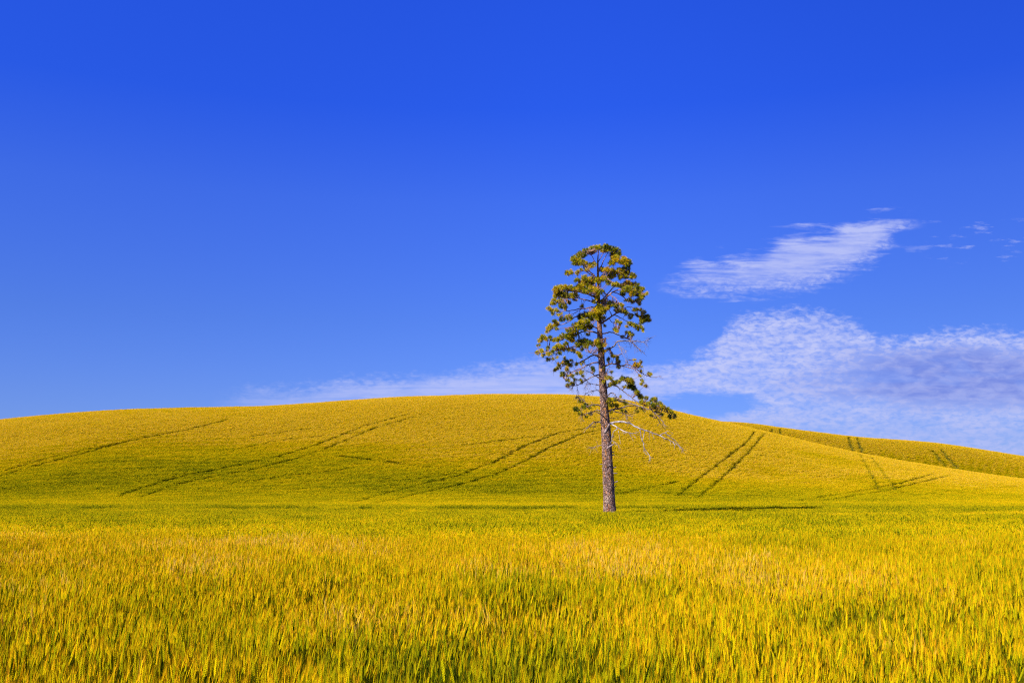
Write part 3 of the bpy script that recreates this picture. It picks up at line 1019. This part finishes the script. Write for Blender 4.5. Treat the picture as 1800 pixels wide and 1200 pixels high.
# limbs: (points in photo pixels, start half width px, depth of the tip in metres, kind)
LIMBS = [
    ([(1051, 490), (1040, 480), (1028, 469), (1018, 459), (1008, 453)], 1.5, 1.0, 'L'),
    ([(1051, 468), (1045, 458), (1037, 446), (1030, 441)], 0.9, -0.6, 'L'),
    ([(1051, 462), (1057, 451), (1064, 441), (1070, 437)], 0.9, 0.5, 'L'),
    ([(1052, 478), (1057, 468), (1062, 456), (1068, 446), (1080, 441)], 1.2, 0.8, 'L'),
    ([(1053, 490), (1062, 480), (1070, 469), (1080, 461), (1092, 462), (1104, 464)], 1.3, -0.9, 'L'),
    ([(1053, 494), (1064, 482), (1075, 479), (1090, 483), (1104, 478), (1112, 485)], 1.3, 1.3, 'L'),
    ([(1053, 500), (1063, 487), (1074, 494), (1086, 500)], 1.0, -1.6, 'L'),
    ([(1050, 488), (1038, 482), (1026, 476), (1012, 480), (997, 480)], 1.0, -0.8, 'L'),
    ([(1050, 505), (1041, 498), (1030, 494), (1016, 492)], 1.1, 1.4, 'L'),
    ([(1050, 527), (1043, 521), (1030, 516), (1014, 513), (998, 511), (982, 512)], 1.7, -0.8, 'L'),
    ([(1050, 532), (1042, 530), (1030, 527), (1015, 524), (998, 524), (984, 528), (973, 532)], 1.4, 1.2, 'L'),
    ([(1050, 540), (1040, 540), (1030, 542), (1018, 543), (1008, 545), (992, 547), (978, 546), (965, 543)], 1.4, -0.4, 'L'),
    ([(1022, 543), (1014, 548), (1006, 552), (995, 556), (986, 552)], 0.7, -0.9, 'L'),
    ([(1050, 551), (1036, 549), (1022, 553), (1010, 558), (1000, 565), (988, 570), (974, 572), (963, 580)], 1.4, 0.9, 'L'),
    ([(1050, 577), (1040, 574), (1026, 573), (1008, 574), (990, 577), (972, 578)], 1.3, -1.2, 'L'),
    ([(1051, 586), (1039, 582), (1024, 583), (1008, 589), (990, 595), (972, 599), (954, 597), (947, 606)], 1.5, 0.3, 'L'),
    ([(1053, 603), (1036, 605), (1018, 607), (1000, 611), (985, 614), (968, 618), (952, 619), (943, 621)], 1.4, -0.7, 'L'),
    ([(1005, 610), (1012, 616), (1018, 621), (1021, 627)], 0.6, -1.2, 'L'),
    ([(980, 615), (972, 624), (963, 631)], 0.5, -0.6, 'L'),
    ([(1056, 629), (1046, 624), (1038, 626), (1028, 632), (1018, 637), (1008, 637), (996, 641), (984, 645), (975, 651)], 1.5, 0.6, 'L'),
    ([(1055, 627), (1044, 622), (1032, 619)], 0.9, -1.2, 'D'),
    ([(1056, 637), (1046, 637), (1034, 641), (1020, 648), (1006, 653), (995, 656), (988, 662)], 1.4, -0.9, 'L'),
    ([(1058, 667), (1048, 661), (1038, 655), (1028, 650)], 1.1, -1.4, 'D'),
    ([(1057, 657), (1046, 660), (1034, 666), (1022, 673), (1010, 678), (998, 680)], 1.3, 0.5, 'L'),
    ([(1014, 676), (1015, 684), (1018, 691), (1016, 697), (1021, 703)], 0.5, 0.6, 'D'),
    ([(1010, 676), (1006, 681), (1003, 686)], 0.5, 0.3, 'D'),
    ([(1057, 677), (1048, 676), (1038, 674), (1029, 677)], 0.9, -0.5, 'D'),
    ([(1038, 674), (1034, 671), (1031, 668)], 0.5, -0.5, 'D'),
    ([(1057, 686), (1048, 686), (1040, 687), (1031, 691)], 0.9, 0.4, 'D'),
    ([(1065, 707), (1060, 697), (1056, 692), (1052, 688)], 1.0, -1.1, 'D'),
    ([(1058, 713), (1048, 711), (1038, 712), (1028, 716), (1018, 720)], 1.4, -0.5, 'L'),
    ([(1032, 714), (1028, 706), (1022, 699), (1014, 696)], 0.7, -0.4, 'L'),
    ([(1060, 722), (1050, 721), (1040, 724), (1030, 726), (1024, 731), (1021, 738)], 1.1, 0.6, 'L'),
    ([(1069, 740), (1060, 731), (1052, 725), (1044, 723)], 1.2, -1.2, 'D'),
    ([(1060, 745), (1055, 742), (1049, 741), (1042, 743), (1034, 750), (1026, 760)], 1.3, -0.5, 'D'),
    ([(1059, 782), (1051, 783), (1041, 787)], 0.6, 0.2, 'D'),
    # right hand side
    ([(1054, 541), (1062, 529), (1070, 519), (1082, 511), (1096, 508), (1112, 509), (1126, 514)], 1.9, -0.7, 'L'),
    ([(1078, 513), (1090, 518), (1102, 526), (1114, 530), (1122, 532)], 1.0, -1.3, 'L'),
    ([(1072, 518), (1083, 525), (1088, 532)], 0.8, -1.3, 'L'),
    ([(1054, 530), (1065, 520), (1080, 504), (1092, 502), (1106, 500), (1118, 501)], 1.3, 1.2, 'L'),
    ([(1058, 568), (1068, 561), (1078, 554), (1088, 549), (1100, 549), (1114, 553), (1127, 559), (1139, 562)], 1.7, 0.6, 'L'),
    ([(1080, 553), (1088, 557), (1097, 562), (1108, 567), (1119, 572), (1130, 580)], 0.9, -0.9, 'L'),
    ([(1088, 549), (1098, 541), (1110, 540), (1122, 545), (1131, 549)], 0.8, 1.2, 'L'),
    ([(1070, 560), (1077, 567), (1085, 572), (1088, 580)], 0.7, -1.6, 'L'),
    ([(1058, 587), (1066, 585), (1075, 584), (1085, 588), (1095, 591), (1104, 595), (1111, 600), (1113, 601)], 1.3, 0.7, 'L'),
    ([(1060, 617), (1070, 614), (1079, 608), (1086, 600), (1095, 599), (1105, 599), (1113, 604), (1122, 613), (1131, 620)], 1.6, -0.6, 'D'),
    ([(1103, 599), (1114, 599), (1123, 600), (1132, 602), (1138, 606)], 0.9, -0.4, 'D'),
    ([(1130, 602), (1137, 598), (1143, 594)], 0.6, -0.5, 'D'),
    ([(1097, 594), (1108, 598), (1118, 608), (1126, 615)], 0.8, 0.4, 'D'),
    ([(1062, 606), (1064, 600), (1065, 593)], 0.9, -0.6, 'D'),
    ([(1086, 603), (1090, 612), (1096, 624), (1103, 638)], 0.7, -1.2, 'D'),
    ([(1088, 608), (1095, 612), (1102, 617)], 0.5, -1.2, 'D'),
    ([(1060, 646), (1067, 642), (1076, 639), (1088, 642), (1096, 642), (1104, 641), (1114, 645), (1124, 653), (1134, 659), (1146, 663), (1160, 661)], 1.5, 0.5, 'L'),
    ([(1094, 643), (1106, 646), (1115, 648), (1121, 656), (1128, 666), (1136, 677)], 0.9, -0.5, 'L'),
    ([(1104, 641), (1103, 636), (1106, 632)], 0.5, 0.3, 'D'),
    ([(1064, 664), (1066, 654), (1071, 645)], 1.2, -0.4, 'L'),
    ([(1064, 685), (1070, 679), (1077, 676), (1086, 680), (1097, 688), (1108, 697), (1120, 706), (1132, 712)], 1.6, -0.4, 'L'),
    ([(1077, 676), (1086, 672), (1097, 668), (1108, 672), (1116, 684), (1122, 694)], 1.1, 0.9, 'L'),
    ([(1067, 696), (1073, 691), (1079, 691), (1084, 698), (1092, 703), (1101, 706)], 1.1, -1.4, 'L'),
    ([(1066, 712), (1073, 706), (1081, 703), (1091, 705), (1104, 708), (1119, 712), (1134, 717), (1147, 722), (1156, 730), (1164, 740), (1170, 750)], 1.8, -0.9, 'L'),
    ([(1142, 718), (1153, 719), (1164, 721), (1176, 727), (1186, 732)], 0.9, 0.2, 'L'),
    ([(1070, 722), (1080, 719), (1092, 717), (1101, 714), (1112, 713), (1126, 714)], 1.9, 0.8, 'L'),
    ([(1097, 716), (1102, 723), (1108, 728)], 0.6, 0.3, 'D'),
    ([(1078, 723), (1090, 725), (1100, 728), (1111, 732)], 0.9, -0.9, 'D'),
    ([(1100, 727), (1102, 735), (1105, 740)], 0.5, -0.9, 'D'),
    ([(1068, 735), (1078, 735), (1088, 732)], 0.7, 0.5, 'D'),
    ([(1150, 725), (1155, 735), (1160, 742), (1167, 752)], 0.6, 0.3, 'D'),
]
WHITE = [
    ([(1072, 744), (1080, 742), (1090, 741), (1100, 742), (1108, 744), (1116, 749), (1128, 754), (1140, 758), (1150, 762), (1160, 765),
      (1168, 770), (1180, 775), (1190, 781), (1197, 787)], 1.75, -0.8),
    ([(1160, 765), (1168, 761), (1176, 766), (1185, 773), (1192, 780), (1198, 787), (1199, 791)], 0.95, -1.1),
    ([(1073, 744), (1080, 748), (1087, 752), (1095, 757), (1105, 760), (1115, 761), (1123, 759)], 1.15, -1.6),
    ([(1125, 755), (1127, 768), (1131, 778), (1133, 788), (1140, 798), (1143, 803), (1143, 809)], 0.8, -0.9),
    ([(1133, 757), (1131, 768), (1128, 776)], 0.6, -0.3),
    ([(1086, 753), (1079, 758), (1076, 766), (1076, 773), (1084, 780), (1088, 783)], 0.65, -1.3),
    ([(1087, 757), (1089, 770), (1091, 780)], 0.45, -1.0),
    ([(1106, 760), (1111, 770), (1114, 775)], 0.5, -1.2),
    ([(1107, 760), (1112, 764), (1118, 770)], 0.45, -1.5),
    ([(1168, 761), (1175, 758), (1184, 763)], 0.5, -0.9),
    ([(1146, 761), (1148, 768), (1151, 771)], 0.45, -0.7),
    ([(1142, 760), (1141, 767), (1142, 773)], 0.4, -0.5),
    ([(1133, 790), (1131, 784), (1134, 796), (1138, 800)], 0.4, -0.9),
    ([(1166, 769), (1168, 776)], 0.55, -0.9),
    ([(1183, 776), (1186, 783), (1186, 787)], 0.4, -1.0),
]
STUBS = [([(1063, 761), (1068, 751), (1073, 743)], 1.9, -0.35), ([(1070, 771), (1075, 768), (1080, 766.5)], 1.0, 0.1), ([(1067, 788), (1073, 784), (1078, 781)], 1.6, -0.7),
         ([(1073, 795), (1079.5, 794.5)], 0.9, 0.0), ([(1073, 800), (1080.5, 799)], 0.8, -0.1), ([(1074, 822), (1079, 821.5), (1083, 821)], 1.1, -0.1),
         ([(1075, 832), (1080, 831.5), (1085, 831.5)], 1.05, -0.2), ([(1077, 849), (1082, 847), (1086, 845.5)], 1.1, -0.1),
         ([(1078, 858), (1083, 853)], 0.7, 0.1), ([(1061, 816), (1054, 815.5)], 0.4, -0.1), ([(1070, 817), (1074, 818)], 1.6, -0.45),
         ([(1061, 823), (1058, 822)], 0.7, 0.0)]

trd = random.Random(5)
limb_samples = []       # (px, py, depth, radius px)


def limb_points(pts, tip, wob=0.05):
    n = len(pts)
    L = [0]
    for a_, b_ in zip(pts[:-1], pts[1:]):
        L.append(L[-1] + math.hypot(a_[0] - b_[0], a_[1] - b_[1]))
    return [l / L[-1] for l in L]


def start_depth(pts):
    """Depth at the root of a fork: that of the limb it leaves."""
    x, y = pts[0]
    cx, hw = trunk_at(y)
    if abs(x - cx) < hw + 4:
        return 0.0
    best = min(limb_samples, key=lambda q: (q[0] - x) ** 2 + (q[1] - y) ** 2)
    return best[2]


def side_twigs(T, path, depths, count, lo, hi, droop, rad, hold):
    """Fine bare twigs along a limb, in world metres."""
    for _ in range(count):
        i = trd.randint(max(1, int(len(path) * 0.25)), len(path) - 1)
        p = path[i]
        tn = (path[i] - path[i - 1]).normalized()
        d = Vector((trd.uniform(-1, 1), trd.uniform(-1, 1), trd.uniform(-1, 0.6))).normalized()
        d = (d + tn * trd.uniform(0.3, 1.2)).normalized()
        L = trd.uniform(lo, hi)
        q = [p]
        for s_ in range(3):
            d = (d + Vector((trd.uniform(-.35, .35), trd.uniform(-.35, .35), trd.uniform(-.35, .35) - droop))).normalized()
            q.append(q[-1] + d * L / 3)
        T.add(q, [rad, rad * 0.8, rad * 0.6, rad * 0.3], 4)
        if hold is not None and trd.random() < 0.0:
            hold.append(q[-1])


for pts, r0, tip, kind in LIMBS:
    sd_ = start_depth(pts)
    fr = limb_points(pts, tip)
    cx, hw = trunk_at(pts[0][1])
    P = []
    for (x, y), f in zip(pts, fr):
        dep = sd_ + (tip - sd_) * f if sd_ else tip * (f ** 0.8) * 1.6
        P.append(at_px(x, y, dep))
    path = spline(P, 4)
    path = [p + Vector((trd.gauss(0, .012), trd.gauss(0, .03), trd.gauss(0, .014))) if 0 < i else p for i, p in enumerate(path)]
    n = len(path)
    rad = [max(0.008, r0 * MPP * (1 - 0.80 * i / (n - 1))) for i in range(n)]
    T = Tube()
    T.add(path, rad, 7)
    for i, p in enumerate(path):
        uu = p.x / p.y
        # back to photo pixels for the foliage lookup
        rel = Vector((p.x, p.y, p.z - CAM_Z))
        f_ = rel.y * math.cos(PITCH) + rel.z * math.sin(PITCH)
        up = -rel.y * math.sin(PITCH) + rel.z * math.cos(PITCH)
        limb_samples.append((900 + FPX * rel.x / f_, 600 - FPX * up / f_, p.y - TREE_Y, p))
    if kind == 'D':
        side_twigs(T, path, None, int(6 + n * 0.9), 0.2, 0.85, 0.10, 0.011, None)
    else:
        side_twigs(T, path, None, int(4 + n * 0.7) if pts[0][1] > 600 else 4, 0.25, 0.7, 0.05, 0.011, None)
    low = pts[0][1] > 610
    ob = new_obj("branch", T.v, T.f, M_GREY if (kind == 'D' or pts[0][1] > 655) else M_LIMB, parent=pine, smooth=True)
    if kind == 'D':
        ob["label"] = "bare dead branch without needles"

# the bleached dead bough, one piece with its forks
T = Tube()
for j, (pts, r0, tip) in enumerate(WHITE):
    fr = limb_points(pts, tip)
    if j in (0, 2):
        s0 = -0.35
    else:
        s0 = tip
    P = [at_px(x, y, s0 + (tip - s0) * f) for (x, y), f in zip(pts, fr)]
    path = spline(P, 4)
    path = [p + Vector((trd.gauss(0, .010), trd.gauss(0, .02), trd.gauss(0, .012))) if 0 < i else p for i, p in enumerate(path)]
    n = len(path)
    k_ = 0.72
    T.add(path, [max(0.011, r0 * MPP * (1 - k_ * i / (n - 1))) for i in range(n)], 7)
    if j in (0, 1, 2, 3, 5):
        side_twigs(T, path, None, 14, 0.15, 0.6, 0.18, 0.012, None)
ob = new_obj("branch", T.v, T.f, M_WHITE, parent=pine, smooth=True)
ob["label"] = "long drooping dead branch bleached silver white below the crown"

for pts, r0, dep in STUBS:
    T = Tube()
    P = [at_px(x, y, dep) for x, y in pts]
    path = spline(P, 3)
    n = len(path)
    T.add(path, [r0 * MPP * (1.15 - 0.25 * i / (n - 1)) for i in range(n)], 8)
    new_obj("branch_stub", T.v, T.f, M_GREY, parent=pine, smooth=True)

# foliage masses: (x, y, half width, half height) in photo pixels
BLOBS = [
    (1012,455,8,7),(1022,447,9,6),(1018,460,10,6),(1032,441,9,5),(1043,438,8,5),(1053,434,7,4),(1065,433,7,4),(1075,437,9,5),
    (1085,443,7,7),(1080,449,9,6),(1062,440,8,4),(1025,462,8,5),(1040,466,8,4),(1031,470,5,3),(1095,458,9,7),(1104,462,7,7),
    (1082,455,8,6),(1075,462,6,4),(1101,474,8,7),(1090,476,8,5),(1078,476,9,5),(1067,474,7,5),(1058,474,5,4),(1100,484,7,5),
    (1112,485,6,6),(1090,486,4,5),(1075,485,8,5),(1009,464,3,3),(1008,456,5,6),
    (997,480,4,4),(1003,478,4,4),(1015,480,3,5),(1022,474,3,2),(1031,475,3,2),
    (1015,493,5,4),(1028,488,6,5),(1030,495,8,6),(1040,492,8,6),(1052,492,6,5),(1038,500,8,6),(1025,502,8,6),
    (977,510,6,6),(983,506,7,5),(993,505,7,5),(1003,506,8,5),(1012,508,8,5),(982,514,8,5),(990,517,8,6),(1000,519,9,5),(1010,519,8,4),
    (979,520,6,4),(974,530,6,5),(971,533,4,3),(985,529,6,4),(989,537,7,5),(1000,532,3,4),(995,541,4,3),(1020,505,8,6),(1030,512,6,5),
    (1038,508,6,6),(1048,512,5,7),(1049,522,4,6),(1010,527,4,2),(1045,530,4,3),(1023,537,3,3),
    (965,542,4,3),(970,545,4,3),(979,545,4,3),(981,553,3,2),(986,550,2,2),(972,550,3,3),
    (1000,558,6,5),(988,561,5,4),(1020,557,6,5),(1028,553,7,5),(1036,553,7,5),(1045,548,6,5),(1052,545,6,8),(1048,557,5,6),(1040,560,6,5),
    (1030,566,7,5),(1022,567,6,5),(1012,572,7,5),(1018,575,8,5),(1028,576,7,4),(1003,580,8,5),(1010,586,8,5),(1000,588,6,4),
    (975,565,4,3),(977,569,6,4),(970,573,7,4),(965,576,5,4),(962,582,3,3),(978,578,3,3),(1037,574,6,5),(1034,587,4,2),
    (1062,490,6,5),(1070,496,5,4),(1082,500,7,5),(1092,502,6,4),(1103,498,7,5),(1112,500,6,4),(1118,500,6,4),(1110,508,8,5),(1121,508,6,6),
    (1128,508,4,4),(1101,508,8,6),(1095,515,5,4),(1112,516,7,5),(1120,515,6,6),(1136,516,3,3),(1128,522,5,5),(1122,528,6,4),(1113,530,4,3),
    (1106,527,4,3),(1124,534,3,3),(1100,528,2,2),(1056,513,6,4),(1060,530,6,4),(1073,534,7,5),(1082,537,6,4),(1092,536,4,4),(1085,544,6,4),
    (1096,546,5,4),(1100,550,4,4),(1108,556,4,4),(1065,540,7,5),(1060,547,7,6),(1055,550,7,6),(1053,540,6,6),(1058,558,6,4),(1117,544,6,3),
    (1125,544,4,2),(1131,549,4,3),(1128,556,6,4),(1137,558,6,6),(1130,563,6,4),(1140,562,4,4),(1127,567,3,3),(1120,553,3,3),
    (1084,564,3,3),(1090,568,3,3),(1082,578,4,3),(1085,582,4,2),(1063,572,2,2),(1107,568,5,3),(1114,571,5,3),(1120,575,4,4),(1127,575,3,3),
    (1131,580,3,3),(1122,580,2,2),(1102,574,2,2),(1104,585,5,3),(1110,588,4,3),(1093,592,3,2),
    (955,592,5,4),(950,598,5,4),(947,607,3,2),(960,596,3,3),(967,592,3,3),(972,598,4,2),(978,597,5,4),(985,594,6,4),(990,590,6,4),
    (1000,592,8,5),(1005,596,7,5),(982,608,6,4),(990,612,5,5),(975,612,4,4),(963,613,3,4),(995,604,5,3),(1020,602,8,5),(1028,600,7,5),
    (1015,606,5,4),(1030,608,5,4),(1035,602,6,4),(1043,604,5,4),(1050,603,5,6),(1053,610,3,4),(952,616,4,3),(944,620,4,3),(955,625,3,3),
    (963,632,3,3),(965,622,5,3),(972,618,4,3),(984,620,4,3),(1000,614,5,3),(1008,617,4,3),(1015,620,4,3),(1020,624,4,3),(1022,613,3,3),
    (1021,627,2,2),(972,630,2,2),(979,628,2,2),
    (993,630,2,3),(990,637,4,3),(983,640,3,3),(997,637,4,4),(1004,634,3,2),(1001,642,5,3),(996,648,3,4),(982,646,4,3),(976,650,3,3),
    (1013,640,3,2),(1020,640,2,2),(1026,637,2,2),(989,658,4,5),(1000,660,3,2),(1006,660,3,3),(1015,656,3,2),(1022,654,4,3),(1025,660,3,2),
    (998,668,3,3),(1005,674,4,3),(998,677,4,3),(1020,668,3,2),(1022,672,3,2),(1042,648,3,4),(1045,652,2,2),(1011,667,3,2),
    (1050,600,6,5),(1053,607,4,4),(1063,606,4,3),(1070,613,3,2),(1062,618,3,3),(1074,620,2,2),(1078,625,5,3),(1085,629,3,4),(1070,631,3,3),
    (1088,637,3,3),(1087,645,3,3),(1062,645,2,2),(1075,654,2,2),(1116,632,2,2),(1118,640,5,4),(1126,636,3,3),(1121,643,3,2),(1129,644,2,1),
    (1127,652,2,2),(1142,657,4,3),(1125,660,2,3),(1129,668,3,2),(1126,675,3,2),(1135,678,4,2),
    (1068,664,5,3),(1075,665,3,3),(1080,673,5,4),(1073,676,4,3),(1086,671,4,3),(1094,665,4,4),(1101,666,5,4),(1107,669,6,5),(1111,672,5,4),
    (1105,679,6,4),(1110,679,5,4),(1115,683,4,5),(1120,689,4,4),(1124,694,4,3),(1060,671,2,2),(1097,680,3,2),
    (1014,697,3,2),(1021,705,4,3),(1034,695,1,1),(1030,712,4,4),(1013,719,5,4),(1026,715,4,3),(1035,717,3,2),(1020,726,4,3),(1031,733,2,2),
    (1038,728,3,2),(1043,713,2,1),(1071,703,4,4),(1080,702,4,3),(1075,712,5,3),(1083,712,4,3),(1074,724,2,2),(1090,697,2,2),(1095,705,3,2),
    (1100,708,4,3),(1120,690,4,5),(1126,698,5,4),(1128,705,4,3),(1136,700,3,4),(1138,710,6,4),(1146,703,4,4),(1152,702,4,4),(1150,712,6,4),
    (1158,710,5,4),(1165,714,5,4),(1172,718,4,3),(1180,723,3,3),(1185,731,3,4),(1177,733,3,3),(1163,728,4,2),(1155,723,4,2),(1128,717,4,3),
    (1120,722,3,3),(1132,724,2,3),(1145,730,2,2),(1093,722,2,2),(1100,724,2,2)]

ls = np.array([(a_, b_, c_) for a_, b_, c_, _ in limb_samples])
nv = []
nf = []
ntone = []
twT = Tube()
for bx_, by_, rx_, ry_ in BLOBS:
    n_t = max(1, int(round(rx_ * ry_ / 0.85)))
    d2 = (ls[:, 0] - bx_) ** 2 + (ls[:, 1] - by_) ** 2
    k0 = int(np.argmin(d2))
    dep0 = ls[k0, 2]
    cx, hw = trunk_at(by_)
    if abs(bx_ - cx) < 9:
        dep0 = -abs(trd.gauss(1.0, 0.5)) if by_ > 500 else trd.gauss(-0.3, 0.5)
    dep0 += trd.gauss(0, 0.35)
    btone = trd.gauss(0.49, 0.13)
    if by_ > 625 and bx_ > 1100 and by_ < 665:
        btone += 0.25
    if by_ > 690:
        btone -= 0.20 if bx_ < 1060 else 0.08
    for _ in range(n_t):
        a_ = trd.uniform(0, 6.283)
        r_ = math.sqrt(trd.random())
        px, py = bx_ + math.cos(a_) * r_ * rx_ * 1.0, by_ + math.sin(a_) * r_ * ry_ * 1.0
        dep = dep0 + trd.gauss(0, 0.30)
        c0 = at_px(px, py, dep)
        # twig from the nearest limb point
        dd = (ls[:, 0] - px) ** 2 + (ls[:, 1] - py) ** 2 + ((ls[:, 2] - dep) / MPP) ** 2 * 0.6
        kk = int(np.argmin(dd))
        root = limb_samples[kk][3]
        v = c0 - root
        if 0.12 < v.length < 1.9:
            mid = root + v * 0.5 + Vector((0, 0, -0.08 * v.length)) + Vector((trd.gauss(0, .05), trd.gauss(0, .05), 0))
            twT.add(spline([root, mid, c0], 3), [0.016, 0.015, 0.014, 0.013, 0.012, 0.011, 0.010][:7], 4)
        axis = (v.normalized() if v.length > 0.05 else Vector((0, 0, 1))) + Vector((trd.gauss(0, .35), trd.gauss(0, .35), trd.gauss(0.45, .35)))
        axis.normalize()
        R_ = trd.uniform(0.14, 0.225)
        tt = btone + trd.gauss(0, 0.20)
        nneed = 44
        for q in range(nneed):
            d = Vector((trd.gauss(0, 1), trd.gauss(0, 1), trd.gauss(0, 1))).normalized()
            d = (d + axis * 0.75).normalized()
            o0 = c0 - axis * R_ * 0.35 * trd.random() + Vector((trd.gauss(0, .02), trd.gauss(0, .02), trd.gauss(0, .02)))
            e0 = o0 + d * R_ * trd.uniform(0.7, 1.1)
            sw = d.cross(Vector((trd.gauss(0, 1), trd.gauss(0, 1), trd.gauss(0, 1)))).normalized() * trd.uniform(0.007, 0.011)
            b_i = len(nv)
            nv += [o0 - sw * 0.6, o0 + sw * 0.6, o0 + (e0 - o0) * 0.6 + sw, e0]
            nf.append((b_i, b_i + 1, b_i + 2, b_i + 3))
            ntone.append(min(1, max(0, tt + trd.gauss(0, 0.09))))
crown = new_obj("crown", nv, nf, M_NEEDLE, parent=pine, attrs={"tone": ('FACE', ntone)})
tw = new_obj("twigs", twT.v, twT.f, M_LIMB, parent=crown, smooth=True)
tw.matrix_parent_inverse = (pine.matrix_world).inverted() @ pine.matrix_world
crown.matrix_parent_inverse = pine.matrix_world.inverted()
bpy.context.view_layer.update()
tw.matrix_parent_inverse = crown.matrix_world.inverted()
print("needles", len(nf))
